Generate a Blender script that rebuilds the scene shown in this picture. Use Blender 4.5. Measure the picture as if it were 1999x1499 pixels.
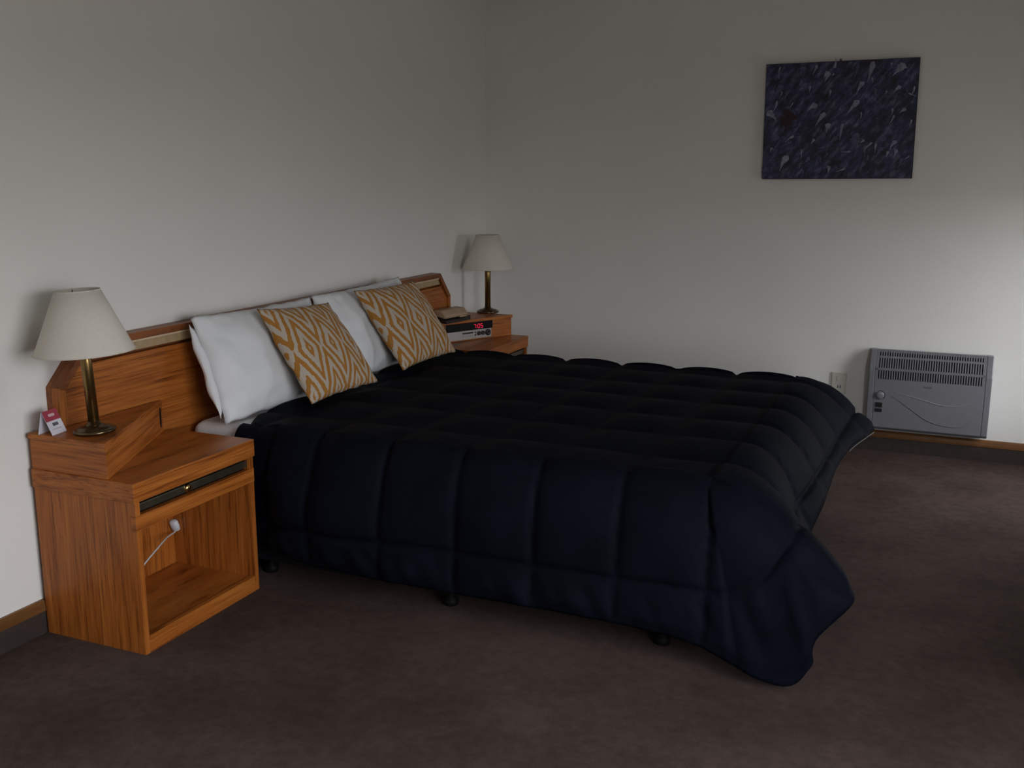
import bpy, bmesh, math, random
import numpy as np
from mathutils import Vector, Matrix, noise

random.seed(7)
for o in list(bpy.data.objects):
    bpy.data.objects.remove(o)
scene = bpy.context.scene
COL = scene.collection

# ------------------------------------------------------------------ camera
W_PX, H_PX = 1999, 1499
F_PX = 1997.79
YAW, PITCH, ROLL = -0.4080, 0.2054, 0.0015
CAM = Vector((2.5924, -5.5991, 1.45))
fwd = Vector((math.sin(YAW) * math.cos(PITCH), math.cos(YAW) * math.cos(PITCH), -math.sin(PITCH)))
rt0 = Vector((math.cos(YAW), -math.sin(YAW), 0))
up0 = rt0.cross(fwd)
rt = rt0 * math.cos(ROLL) + up0 * math.sin(ROLL)
up = -rt0 * math.sin(ROLL) + up0 * math.cos(ROLL)
cam_d = bpy.data.cameras.new('camera')
cam_d.sensor_fit = 'HORIZONTAL'
cam_d.sensor_width = 36.0
cam_d.lens = 36.0 * F_PX / W_PX
cam_d.clip_start = 0.05
cam = bpy.data.objects.new('camera', cam_d)
COL.objects.link(cam)
m = Matrix((rt, up, -fwd)).transposed().to_4x4()
m.translation = CAM
cam.matrix_world = m
scene.camera = cam

# ------------------------------------------------------------------ world, daylight, exposure
SKY = 11.3
scene.view_settings.view_transform = 'Standard'
scene.view_settings.look = 'None'
scene.view_settings.gamma = 1.0
scene.view_settings.use_curve_mapping = False
scene.view_settings.exposure = 0.0
world = bpy.data.worlds.new('overcast_sky')
scene.world = world
world.use_nodes = True
wn = world.node_tree.nodes
wl = world.node_tree.links
wn.clear()
w_out = wn.new('ShaderNodeOutputWorld')
w_bg = wn.new('ShaderNodeBackground')
w_tc = wn.new('ShaderNodeTexCoord')
w_sep = wn.new('ShaderNodeSeparateXYZ')
w_ramp = wn.new('ShaderNodeValToRGB')
w_map = wn.new('ShaderNodeMapRange')
w_map.inputs[1].default_value = -1.0
w_map.inputs[2].default_value = 1.0
wl.new(w_tc.outputs['Generated'], w_sep.inputs[0])
wl.new(w_sep.outputs['Z'], w_map.inputs[0])
wl.new(w_map.outputs[0], w_ramp.inputs[0])
cr = w_ramp.color_ramp
cr.elements[0].position = 0.0
cr.elements[0].color = (0.18, 0.175, 0.165, 1)       # ground below the horizon
cr.elements[1].position = 1.0
cr.elements[1].color = (0.95, 0.98, 1.05, 1)
for p, c in ((0.485, (0.20, 0.195, 0.185, 1)), (0.52, (0.80, 0.82, 0.86, 1)), (0.62, (0.92, 0.95, 1.0, 1))):
    e = cr.elements.new(p)
    e.color = c
wl.new(w_ramp.outputs[0], w_bg.inputs[0])
w_bg.inputs[1].default_value = SKY
wl.new(w_bg.outputs[0], w_out.inputs[0])

# windows of the room: (y0, y1, z0, z1) on the window wall x = XW
XW = 3.45
WINDOWS = [(-1.05, -0.42, 0.30, 1.42), (-5.55, -3.55, 0.42, 1.85)]
for (y0, y1, z0, z1) in WINDOWS:
    ld = bpy.data.lights.new('daylight_portal', 'AREA')
    ld.shape = 'RECTANGLE'
    ld.size = (z1 - z0)
    ld.size_y = (y1 - y0)
    ld.cycles.is_portal = True
    lo = bpy.data.objects.new('daylight_portal', ld)
    lo.location = (XW + 0.11, (y0 + y1) / 2, (z0 + z1) / 2)
    lo.rotation_euler = (0, math.radians(90), 0)
    COL.objects.link(lo)

# ------------------------------------------------------------------ materials
MATS = {}


class NT:
    def __init__(self, name):
        self.m = bpy.data.materials.new(name)
        self.m.use_nodes = True
        self.t = self.m.node_tree
        self.n = self.t.nodes
        self.l = self.t.links
        self.n.clear()
        self.out = self.n.new('ShaderNodeOutputMaterial')
        self.b = self.n.new('ShaderNodeBsdfPrincipled')
        self.l.new(self.b.outputs[0], self.out.inputs[0])
        MATS[name] = self.m

    def node(self, typ, **kw):
        nd = self.n.new(typ)
        for k, v in kw.items():
            setattr(nd, k, v)
        return nd

    def link(self, a, b):
        self.l.new(a, b)

    def coord(self, which='Object', scale=(1, 1, 1), rot=(0, 0, 0)):
        tc = self.node('ShaderNodeTexCoord')
        mp = self.node('ShaderNodeMapping')
        mp.inputs['Scale'].default_value = scale
        mp.inputs['Rotation'].default_value = rot
        self.link(tc.outputs[which], mp.inputs[0])
        return mp.outputs[0]

    def noise(self, vec, scale, detail=3, rough=0.55):
        nd = self.node('ShaderNodeTexNoise')
        nd.inputs['Scale'].default_value = scale
        nd.inputs['Detail'].default_value = detail
        nd.inputs['Roughness'].default_value = rough
        if vec is not None:
            self.link(vec, nd.inputs['Vector'])
        return nd.outputs[0]

    def ramp(self, fac, stops, interp='LINEAR'):
        r = self.node('ShaderNodeValToRGB')
        r.color_ramp.interpolation = interp
        els = r.color_ramp.elements
        els[0].position, els[0].color = stops[0][0], (*stops[0][1], 1)
        els[1].position, els[1].color = stops[-1][0], (*stops[-1][1], 1)
        for p, c in stops[1:-1]:
            e = els.new(p)
            e.color = (*c, 1)
        self.link(fac, r.inputs[0])
        return r.outputs[0]

    def math(self, op, a, b=None, c=None):
        nd = self.node('ShaderNodeMath', operation=op)
        for i, v in enumerate((a, b, c)):
            if v is None:
                continue
            if isinstance(v, (int, float)):
                nd.inputs[i].default_value = v
            else:
                self.link(v, nd.inputs[i])
        return nd.outputs[0]

    def bump(self, h, strength=0.2, dist=0.01):
        b = self.node('ShaderNodeBump')
        b.inputs['Strength'].default_value = strength
        b.inputs['Distance'].default_value = dist
        self.link(h, b.inputs['Height'])
        self.link(b.outputs[0], self.b.inputs['Normal'])

    def set(self, color=None, rough=0.5, metal=0.0, spec=0.5, **kw):
        if color is not None:
            if hasattr(color, 'links') or not isinstance(color, tuple):
                self.link(color, self.b.inputs['Base Color'])
            else:
                self.b.inputs['Base Color'].default_value = (*color, 1)
        self.b.inputs['Roughness'].default_value = rough
        self.b.inputs['Metallic'].default_value = metal
        self.b.inputs['Specular IOR Level'].default_value = spec
        for k, v in kw.items():
            self.b.inputs[k].default_value = v
        return self.m


def plain(name, color, rough=0.5, metal=0.0, spec=0.5, var=0.08, scale=30):
    n = NT(name)
    v = n.noise(n.coord(), scale, 2)
    c0 = tuple(x * (1 - var) for x in color)
    c1 = tuple(x * (1 + var) for x in color)
    n.set(n.ramp(v, [(0.3, c0), (0.7, c1)]), rough, metal, spec)
    return n.m


def make_materials():
    # painted wall with a fine stipple
    n = NT('wall_paint')
    co = n.coord()
    fine = n.noise(co, 160, 3, 0.65)
    big = n.noise(co, 1.6, 2)
    c = n.ramp(big, [(0.3, (0.782, 0.765, 0.728)), (0.7, (0.812, 0.797, 0.760))])
    n.set(c, 0.85, 0, 0.25)
    n.bump(fine, 0.25, 0.004)
    plain('ceiling_paint', (0.78, 0.77, 0.75), 0.9, 0, 0.2, 0.03)
    # carpet
    n = NT('carpet')
    co = n.coord()
    f1 = n.noise(co, 420, 2, 0.7)
    f2 = n.noise(co, 26, 4, 0.65)
    f3 = n.noise(co, 2.2, 3, 0.6)
    mix = n.math('ADD', n.math('MULTIPLY', f1, 0.45), n.math('ADD', n.math('MULTIPLY', f2, 0.3), n.math('MULTIPLY', f3, 0.45)))
    c = n.ramp(mix, [(0.42, (0.043, 0.030, 0.0245)), (0.60, (0.084, 0.058, 0.049)), (0.76, (0.130, 0.092, 0.079))])
    n.set(c, 0.95, 0, 0.1)
    n.bump(n.math('ADD', f1, n.math('MULTIPLY', f2, 0.5)), 0.55, 0.01)
    # veneers: grain along each local axis and along the diagonal face
    for ax, rot in (('x', (0, 0, 0)), ('y', (0, 0, 0)), ('z', (0, 0, 0))):
        n = NT('oak_veneer_' + ax)
        s = {'x': (1.0, 1.0, 17), 'y': (5, 0.9, 24), 'z': (14, 14, 1.0)}[ax]
        co = n.coord('Object', s)
        g1 = n.noise(co, 2.3, 5, 0.62)
        s2 = tuple(v * 4 if v > 5 else v * 1.6 for v in s)
        g2 = n.noise(n.coord('Object', s2), 2.6, 4, 0.7)
        base = n.ramp(g1, [(0.30, (0.17, 0.042, 0.007)), (0.42, (0.35, 0.105, 0.017)), (0.60, (0.45, 0.148, 0.027)), (0.80, (0.52, 0.20, 0.045))])
        streak = n.ramp(g2, [(0.35, (0.30, 0.22, 0.18)), (0.46, (0.85, 0.80, 0.78)), (0.7, (1.08, 1.08, 1.08))])
        mx = n.node('ShaderNodeMix', data_type='RGBA', blend_type='MULTIPLY')
        mx.inputs[0].default_value = 0.8
        n.link(base, mx.inputs[6])
        n.link(streak, mx.inputs[7])
        n.set(mx.outputs[2], 0.38, 0, 0.32)
        n.bump(g2, 0.06, 0.002)
    n = NT('dark_oak_rail')
    co = n.coord('Object', (14, 1.0, 14))
    g1 = n.noise(co, 2.3, 5, 0.62)
    n.set(n.ramp(g1, [(0.32, (0.14, 0.042, 0.012)), (0.6, (0.27, 0.085, 0.024))]), 0.4, 0, 0.32)
    n = NT('skirting_wood')
    co = n.coord('Object', (1.2, 1.2, 16))
    g1 = n.noise(co, 2.0, 4, 0.6)
    n.set(n.ramp(g1, [(0.3, (0.10, 0.042, 0.012)), (0.65, (0.19, 0.082, 0.024))]), 0.35, 0, 0.4)
    plain('skirting_dark', (0.040, 0.030, 0.026), 0.45, 0, 0.4, 0.15)
    plain('tan_trim', (0.40, 0.29, 0.155), 0.45, 0, 0.4, 0.12, 40)
    plain('ledge_highlight', (0.62, 0.49, 0.33), 0.45, 0, 0.4, 0.05, 40)  # pale cream for the painted highlight on the headboard ledge
    plain('shadow_gap', (0.012, 0.008, 0.006), 0.8, 0, 0.2)
    plain('antique_brass', (0.23, 0.15, 0.055), 0.30, 0.95, 0.5, 0.25, 14)
    plain('dark_brass', (0.13, 0.09, 0.05), 0.26, 0.95, 0.5, 0.2, 14)
    plain('pull_strip_metal', (0.16, 0.135, 0.095), 0.35, 0.85, 0.5, 0.15, 20)
    plain('polished_brass', (0.75, 0.5, 0.18), 0.2, 1.0, 0.5, 0.05, 20)
    # pleat-free fabric lampshade that lets a little light through
    n = NT('shade_fabric')
    co = n.coord('Object', (1, 1, 1))
    f = n.noise(co, 220, 2)
    n.set(n.ramp(f, [(0.3, (0.80, 0.755, 0.67)), (0.7, (0.88, 0.835, 0.745))]), 0.9, 0, 0.15)
    n.b.inputs['Subsurface Weight'].default_value = 0.0
    tr = n.node('ShaderNodeBsdfTranslucent')
    tr.inputs[0].default_value = (0.72, 0.62, 0.46, 1)
    ms = n.node('ShaderNodeMixShader')
    ms.inputs[0].default_value = 0.22
    n.link(n.b.outputs[0], ms.inputs[1])
    n.link(tr.outputs[0], ms.inputs[2])
    n.link(ms.outputs[0], n.out.inputs[0])
    n.bump(f, 0.15, 0.002)
    # bed linen
    n = NT('white_cotton')
    co = n.coord()
    f = n.noise(co, 300, 2)
    w = n.noise(co, 9, 3)
    n.set(n.ramp(w, [(0.3, (0.70, 0.712, 0.73)), (0.7, (0.76, 0.767, 0.78))]), 0.9, 0, 0.15)
    n.bump(n.math('ADD', n.math('MULTIPLY', f, 0.15), w), 0.25, 0.012)
    n = NT('navy_quilt')
    co = n.coord()
    f = n.noise(co, 60, 4, 0.6)
    w = n.noise(co, 7, 3)
    n.set(n.ramp(w, [(0.3, (0.0026, 0.0034, 0.0068)), (0.7, (0.0040, 0.0052, 0.0105))]), 0.7, 0, 0.05)
    n.bump(f, 0.3, 0.006)
    plain('piping_grey', (0.12, 0.12, 0.125), 0.8, 0, 0.2)
    plain('black_bed_fabric', (0.008, 0.009, 0.013), 0.85, 0, 0.2, 0.2, 60)
    plain('black_plastic', (0.010, 0.010, 0.011), 0.35, 0, 0.5)
    plain('cast_rubber', (0.006, 0.005, 0.005), 0.6, 0, 0.15)
    # ikat cushion cover: columns of stretched concentric diamonds, ragged edges
    n = NT('ikat_cotton')
    tc = n.node('ShaderNodeTexCoord')
    sp = n.node('ShaderNodeSeparateXYZ')
    n.link(tc.outputs['UV'], sp.inputs[0])
    rag = n.noise(n.coord('UV', (46, 7, 1)), 1.0, 2, 0.6)
    ragv = n.math('MULTIPLY', n.math('SUBTRACT', rag, 0.5), 0.075)
    rag2 = n.noise(n.coord('UV', (90, 12, 1)), 1.0, 2, 0.6)
    ragw = n.math('MULTIPLY', n.math('SUBTRACT', rag2, 0.5), 0.05)
    yv = n.math('ADD', sp.outputs[1], n.math('ADD', ragv, ragw))
    px = n.math('PINGPONG', n.math('MULTIPLY', n.math('ADD', sp.outputs[0], 0.10), 6.6667), 1.0)
    py = n.math('PINGPONG', n.math('MULTIPLY', n.math('ADD', yv, 0.41), 2.2), 1.0)
    d = n.math('ADD', px, py)
    OC = (0.44, 0.195, 0.042)
    WH = (0.55, 0.475, 0.395)
    col = n.ramp(n.math('MULTIPLY', d, 0.5), [(0.0, WH), (0.035, OC), (0.125, WH), (0.27, OC), (0.39, WH), (0.50, OC), (0.625, WH), (0.745, OC), (0.85, WH), (0.95, OC), (1.0, OC)], 'CONSTANT')
    wv = n.noise(n.coord('UV', (260, 260, 1)), 1.0, 1)
    mx = n.node('ShaderNodeMix', data_type='RGBA', blend_type='MULTIPLY')
    mx.inputs[0].default_value = 0.35
    n.link(col, mx.inputs[6])
    n.link(wv, mx.inputs[7])
    n.set(mx.outputs[2], 0.9, 0, 0.12)
    n.bump(wv, 0.2, 0.002)
    # small plastics and print
    plain('beige_plastic', (0.40, 0.285, 0.185), 0.42, 0, 0.45, 0.05)
    plain('silver_panel', (0.36, 0.33, 0.31), 0.4, 0.3, 0.5, 0.05)
    plain('gloss_black', (0.006, 0.005, 0.006), 0.15, 0, 0.5)
    plain('heater_enamel', (0.175, 0.175, 0.19), 0.28, 0, 0.5, 0.03)
    plain('heater_cavity', (0.04, 0.036, 0.036), 0.8, 0, 0.2)
    plain('heater_swoosh_light', (0.26, 0.26, 0.275), 0.3, 0, 0.5, 0.02)
    plain('heater_swoosh_dark', (0.11, 0.11, 0.12), 0.4, 0, 0.5, 0.02)
    plain('print_grey', (0.15, 0.15, 0.16), 0.5)
    plain('outlet_plastic', (0.58, 0.56, 0.50), 0.4, 0, 0.5, 0.03)
    plain('white_plastic', (0.62, 0.64, 0.66), 0.35, 0, 0.5, 0.03)
    plain('card_white', (0.66, 0.64, 0.70), 0.6, 0, 0.3, 0.02)
    plain('card_red', (0.36, 0.05, 0.075), 0.55, 0, 0.3, 0.04)
    plain('print_dark', (0.05, 0.05, 0.08), 0.6)
    plain('print_pale', (0.75, 0.6, 0.62), 0.6)
    plain('print_lilac', (0.35, 0.33, 0.42), 0.6)
    plain('window_paint', (0.7, 0.7, 0.68), 0.5)
    n = NT('led_red')
    n.set((0.3, 0.0, 0.01), 0.4)
    n.b.inputs['Emission Color'].default_value = (1.0, 0.02, 0.07, 1)
    n.b.inputs['Emission Strength'].default_value = 0.75
    n = NT('window_glass')
    tr = n.node('ShaderNodeBsdfTransparent')
    gl = n.node('ShaderNodeBsdfGlossy')
    gl.inputs['Roughness'].default_value = 0.02
    ms = n.node('ShaderNodeMixShader')
    ms.inputs[0].default_value = 0.06
    n.link(tr.outputs[0], ms.inputs[1])
    n.link(gl.outputs[0], ms.inputs[2])
    n.link(ms.outputs[0], n.out.inputs[0])
    # abstract canvas: navy ground, lighter and darker patches
    n = NT('canvas_paint')
    co = n.coord('Object', (1, 1, 1), (0, math.radians(35), 0))
    co1 = n.coord('Object', (1, 1, 1), (0, math.radians(-38), 0))
    mp2 = n.node('ShaderNodeMapping')
    mp2.inputs['Scale'].default_value = (38, 1, 15)
    n.link(co1, mp2.inputs[0])
    co2 = mp2.outputs[0]
    a = n.noise(co2, 1.0, 4, 0.65)
    b = n.noise(co, 9, 4, 0.6)
    c1 = n.ramp(a, [(0.36, (0.007, 0.007, 0.013)), (0.44, (0.018, 0.018, 0.05)), (0.53, (0.034, 0.036, 0.10)), (0.60, (0.075, 0.08, 0.14)), (0.70, (0.16, 0.165, 0.23))])
    c2 = n.ramp(b, [(0.36, (0.45, 0.36, 0.36)), (0.5, (1, 1, 1)), (0.7, (1.15, 1.1, 1.3))])
    mx = n.node('ShaderNodeMix', data_type='RGBA', blend_type='MULTIPLY')
    mx.inputs[0].default_value = 0.85
    n.link(c1, mx.inputs[6])
    n.link(c2, mx.inputs[7])
    n.set(mx.outputs[2], 0.42, 0, 0.4)
    n.bump(a, 0.4, 0.004)
    plain('canvas_edge', (0.018, 0.017, 0.024), 0.6, 0, 0.3, 0.2)
    plain('dab_pale', (0.22, 0.225, 0.30), 0.5, 0, 0.35, 0.3, 60)
    plain('dab_blue', (0.075, 0.08, 0.15), 0.5, 0, 0.35, 0.3, 60)
    plain('dab_maroon', (0.030, 0.010, 0.018), 0.5, 0, 0.35, 0.3, 60)


make_materials()

# ------------------------------------------------------------------ helpers


def link_mesh(name, bm, mat, parent=None, smooth=False, loc=None, recalc=True):
    me = bpy.data.meshes.new(name)
    if recalc:
        bmesh.ops.recalc_face_normals(bm, faces=bm.faces)
    bm.to_mesh(me)
    bm.free()
    o = bpy.data.objects.new(name, me)
    COL.objects.link(o)
    if isinstance(mat, str):
        mat = [mat]
    for k in mat:
        me.materials.append(MATS[k])
    if smooth:
        for p in me.polygons:
            p.use_smooth = True
    if parent is not None:
        o.parent = parent
    if loc is not None:
        o.location = loc
    return o


def box(x0, x1, y0, y1, z0, z1, bev=0.0, bm=None, seg=2):
    own = bmesh.new()
    vs = [own.verts.new((x, y, z)) for x in (x0, x1) for y in (y0, y1) for z in (z0, z1)]
    for f in ((0, 1, 3, 2), (4, 6, 7, 5), (0, 4, 5, 1), (2, 3, 7, 6), (0, 2, 6, 4), (1, 5, 7, 3)):
        own.faces.new([vs[i] for i in f])
    if bev > 0:
        bmesh.ops.bevel(own, geom=own.edges[:], offset=bev, segments=seg, affect='EDGES', profile=0.5)
    if bm is None:
        return own
    merge(bm, own)
    return bm


def merge(dst, src, mat=None):
    tmp = bpy.data.meshes.new('tmp')
    if mat is not None:
        src.transform(mat)
    src.to_mesh(tmp)
    src.free()
    dst.from_mesh(tmp)
    bpy.data.meshes.remove(tmp)


def prism(pts, lo, hi, axis='z', bev=0.0):
    """polygon extruded along axis; pts are the two other coordinates in x,y,z order"""
    bm = bmesh.new()

    def mk(p, h):
        if axis == 'z':
            return (p[0], p[1], h)
        if axis == 'x':
            return (h, p[0], p[1])
        return (p[0], h, p[1])
    a = [bm.verts.new(mk(p, lo)) for p in pts]
    b = [bm.verts.new(mk(p, hi)) for p in pts]
    bm.faces.new(a)
    bm.faces.new(b[::-1])
    n = len(pts)
    for i in range(n):
        bm.faces.new((a[i], a[(i + 1) % n], b[(i + 1) % n], b[i]))
    bmesh.ops.recalc_face_normals(bm, faces=bm.faces)
    if bev > 0:
        bmesh.ops.bevel(bm, geom=bm.edges[:], offset=bev, segments=2, affect='EDGES', profile=0.5)
    return bm


def lathe(profile, seg=48, cap=True, center=(0, 0)):
    bm = bmesh.new()
    rings = []
    for r, z in profile:
        rings.append([bm.verts.new((center[0] + r * math.cos(2 * math.pi * k / seg), center[1] + r * math.sin(2 * math.pi * k / seg), z)) for k in range(seg)])
    for a, b in zip(rings, rings[1:]):
        for k in range(seg):
            bm.faces.new((a[k], a[(k + 1) % seg], b[(k + 1) % seg], b[k]))
    if cap:
        bm.faces.new(rings[0][::-1])
        bm.faces.new(rings[-1])
    return bm


def tube(points, r, seg=10, bm=None):
    pts = [Vector(p) for p in points]
    own = bmesh.new()
    rings = []
    ref = Vector((0.13, 0.21, 0.97))
    for i, p in enumerate(pts):
        t = (pts[min(i + 1, len(pts) - 1)] - pts[max(i - 1, 0)]).normalized()
        u = t.cross(ref)
        if u.length < 1e-3:
            u = t.cross(Vector((1, 0, 0)))
        u.normalize()
        v = t.cross(u)
        rr = r[i] if isinstance(r, (list, tuple)) else r
        rings.append([own.verts.new(p + (u * math.cos(2 * math.pi * k / seg) + v * math.sin(2 * math.pi * k / seg)) * rr) for k in range(seg)])
    for a, b in zip(rings, rings[1:]):
        for k in range(seg):
            own.faces.new((a[k], a[(k + 1) % seg], b[(k + 1) % seg], b[k]))
    own.faces.new(rings[0][::-1])
    own.faces.new(rings[-1])
    if bm is None:
        return own
    merge(bm, own)
    return bm


def spline(pts, n):
    """Catmull-Rom through points, n samples"""
    P = [Vector(p) for p in pts]
    P = [P[0] * 2 - P[1]] + P + [P[-1] * 2 - P[-2]]
    out = []
    segs = len(P) - 3
    for k in range(n):
        t = k / (n - 1) * segs
        i = min(int(t), segs - 1)
        u = t - i
        a, b, c, d = P[i], P[i + 1], P[i + 2], P[i + 3]
        out.append(0.5 * ((2 * b) + (c - a) * u + (2 * a - 5 * b + 4 * c - d) * u * u + (3 * b - a - 3 * c + d) * u ** 3))
    return out


def thing(name, label, cat, loc=(0, 0, 0), group=None, rot=None):
    o = bpy.data.objects.new(name, None)
    COL.objects.link(o)
    o.location = loc
    o.empty_display_size = 0.05
    if rot is not None:
        o.rotation_euler = rot
    return tag(o, label, cat, group)


def tag(o, label, cat, group=None):
    o['label'] = label
    o['category'] = cat
    if group:
        o['group'] = group
    return o


def struct(name, bm, mat, label=None, parent=None):
    o = link_mesh(name, bm, mat, parent)
    if parent is None:
        o['kind'] = 'structure'
    if label:
        o['label'] = label
    return o


def smoothstep(a, b, x):
    t = min(max((x - a) / (b - a), 0.0), 1.0)
    return t * t * (3 - 2 * t)


# ------------------------------------------------------------------ room shell
YR = -6.7
HC = 2.42
struct('floor', box(-0.15, XW + 0.15, YR - 0.15, 0.15, -0.12, 0.0), 'carpet', 'brown mauve carpet across the bedroom floor')
struct('ceiling', box(-0.15, XW + 0.15, YR - 0.15, 0.15, HC, HC + 0.12), 'ceiling_paint', 'plain off-white ceiling of the bedroom')
struct('wall_left', box(-0.12, 0.0, YR, 0.0, 0.0, HC), 'wall_paint', 'off-white painted wall behind the headboard')
struct('wall_right', box(-0.12, XW + 0.12, 0.0, 0.12, 0.0, HC), 'wall_paint', 'off-white painted wall with the canvas and heater')
struct('wall_rear', box(-0.12, XW + 0.12, YR - 0.12, YR, 0.0, HC), 'wall_paint', 'off-white painted wall behind the viewer')
bm = bmesh.new()
ys = YR
for (y0, y1, z0, z1) in sorted(WINDOWS):
    box(XW, XW + 0.12, ys, y0, 0, HC, bm=bm)
    box(XW, XW + 0.12, y0, y1, 0, z0, bm=bm)
    box(XW, XW + 0.12, y0, y1, z1, HC, bm=bm)
    ys = y1
box(XW, XW + 0.12, ys, 0, 0, HC, bm=bm)
struct('wall_window', bm, 'wall_paint', 'off-white painted wall with the two windows')
for i, (y0, y1, z0, z1) in enumerate(WINDOWS):
    fb = bmesh.new()
    for (a, b, c, d) in ((y0, y0 + .04, z0, z1), (y1 - .04, y1, z0, z1), (y0 + .04, y1 - .04, z0, z0 + .04), (y0 + .04, y1 - .04, z1 - .04, z1)):
        box(XW + 0.03, XW + 0.08, a, b, c, d, bm=fb)
    w = struct('window_%d' % (i + 1), fb, 'window_paint', 'white framed window on the daylight side of the bedroom')
    link_mesh('pane', box(XW + 0.052, XW + 0.056, y0 + .04, y1 - .04, z0 + .04, z1 - .04), 'window_glass', w)
    link_mesh('window_sill', box(XW - 0.05, XW + 0.03, y0 - .04, y1 + .04, z0 - .03, z0), 'window_paint', w)
prof = [(0.0, 0.074), (0.0, 0.109), (0.010, 0.109), (0.016, 0.100), (0.018, 0.085), (0.018, 0.074)]
bl = struct('baseboard_left', prism([(p[0], p[1]) for p in prof], YR, -0.019, 'y'), 'skirting_wood', 'stained wooden skirting board along the headboard wall')
link_mesh('lower_board', box(0.0, 0.015, YR, -0.019, 0.0, 0.074), 'skirting_dark', bl)
br = struct('baseboard_right', prism([(-p[0], p[1]) for p in prof], 0.0, XW, 'x'), 'skirting_wood', 'stained wooden skirting board under the wall heater')
link_mesh('lower_board', box(0.0, XW, -0.015, 0.0, 0.0, 0.074), 'skirting_dark', br)

# ------------------------------------------------------------------ headboard
hb = thing('headboard', 'long oak veneer headboard with chamfered corners fixed behind the pillows', 'headboard', (0, -1.94, 0))
HY0, HY1 = -3.295 + 1.94, -0.592 + 1.94
ZT, ZS = 0.911, 0.782
CH0, CH1 = 0.125, 0.113


def hb_poly(ins, zb, top=0.0):
    k = ins * 0.42
    return [(HY0 + ins, zb), (HY0 + ins, ZS - k), (HY0 + CH0 + k, ZT - ins - top), (HY1 - CH1 - k, ZT - ins - top), (HY1 - ins, ZS - k), (HY1 - ins, zb)]


link_mesh('back_board', prism(hb_poly(0, 0.30), 0.001, 0.022, 'x'), 'dark_oak_rail', hb)
outer = hb_poly(0, 0.30)
inner = hb_poly(0.024, 0.30)
for i, nm in ((0, 'end_rail'), (1, 'corner_rail'), (2, 'top_rail'), (3, 'corner_rail'), (4, 'end_rail')):
    q = [outer[i], outer[i + 1], inner[i + 1], inner[i]]
    link_mesh(nm, prism(q, 0.022, 0.060, 'x', 0.0015), 'dark_oak_rail' if nm != 'end_rail' else 'oak_veneer_z', hb)
zt1 = ZT - 0.0245
link_mesh('trim_strip', prism([(HY0 + CH0 - 0.01, zt1 - 0.036), (HY0 + CH0 + 0.014, zt1 - 0.006), (HY1 - CH1 - 0.014, zt1 - 0.006), (HY1 - CH1 + 0.01, zt1 - 0.036)], 0.022, 0.050, 'x', 0.001), 'tan_trim', hb)
link_mesh('highlight_line', box(0.022, 0.056, HY0 + CH0 + 0.012, HY1 - CH1 - 0.012, zt1 - 0.006, zt1 - 0.0005), 'ledge_highlight', hb)  # thin strip whose cream colour stands in for light caught on the ledge
ins = 0.0245
zp = zt1 - 0.047
fr = (ZT - ins - zp) / (ZT - ZS)
pa = [(HY0 + ins, 0.30), (HY0 + ins, ZS - ins * .42), (HY0 + CH0 - 0.025, zp), (HY1 - CH1 + 0.025, zp), (HY1 - ins, ZS - ins * .42), (HY1 - ins, 0.30)]
link_mesh('front_panel', prism(pa, 0.022, 0.048, 'x', 0.0015), 'oak_veneer_y', hb)

# ------------------------------------------------------------------ nightstands
NW, ND, NH, BZ = 0.571, 0.427, 0.546, 0.659
BX = 0.332


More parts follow.
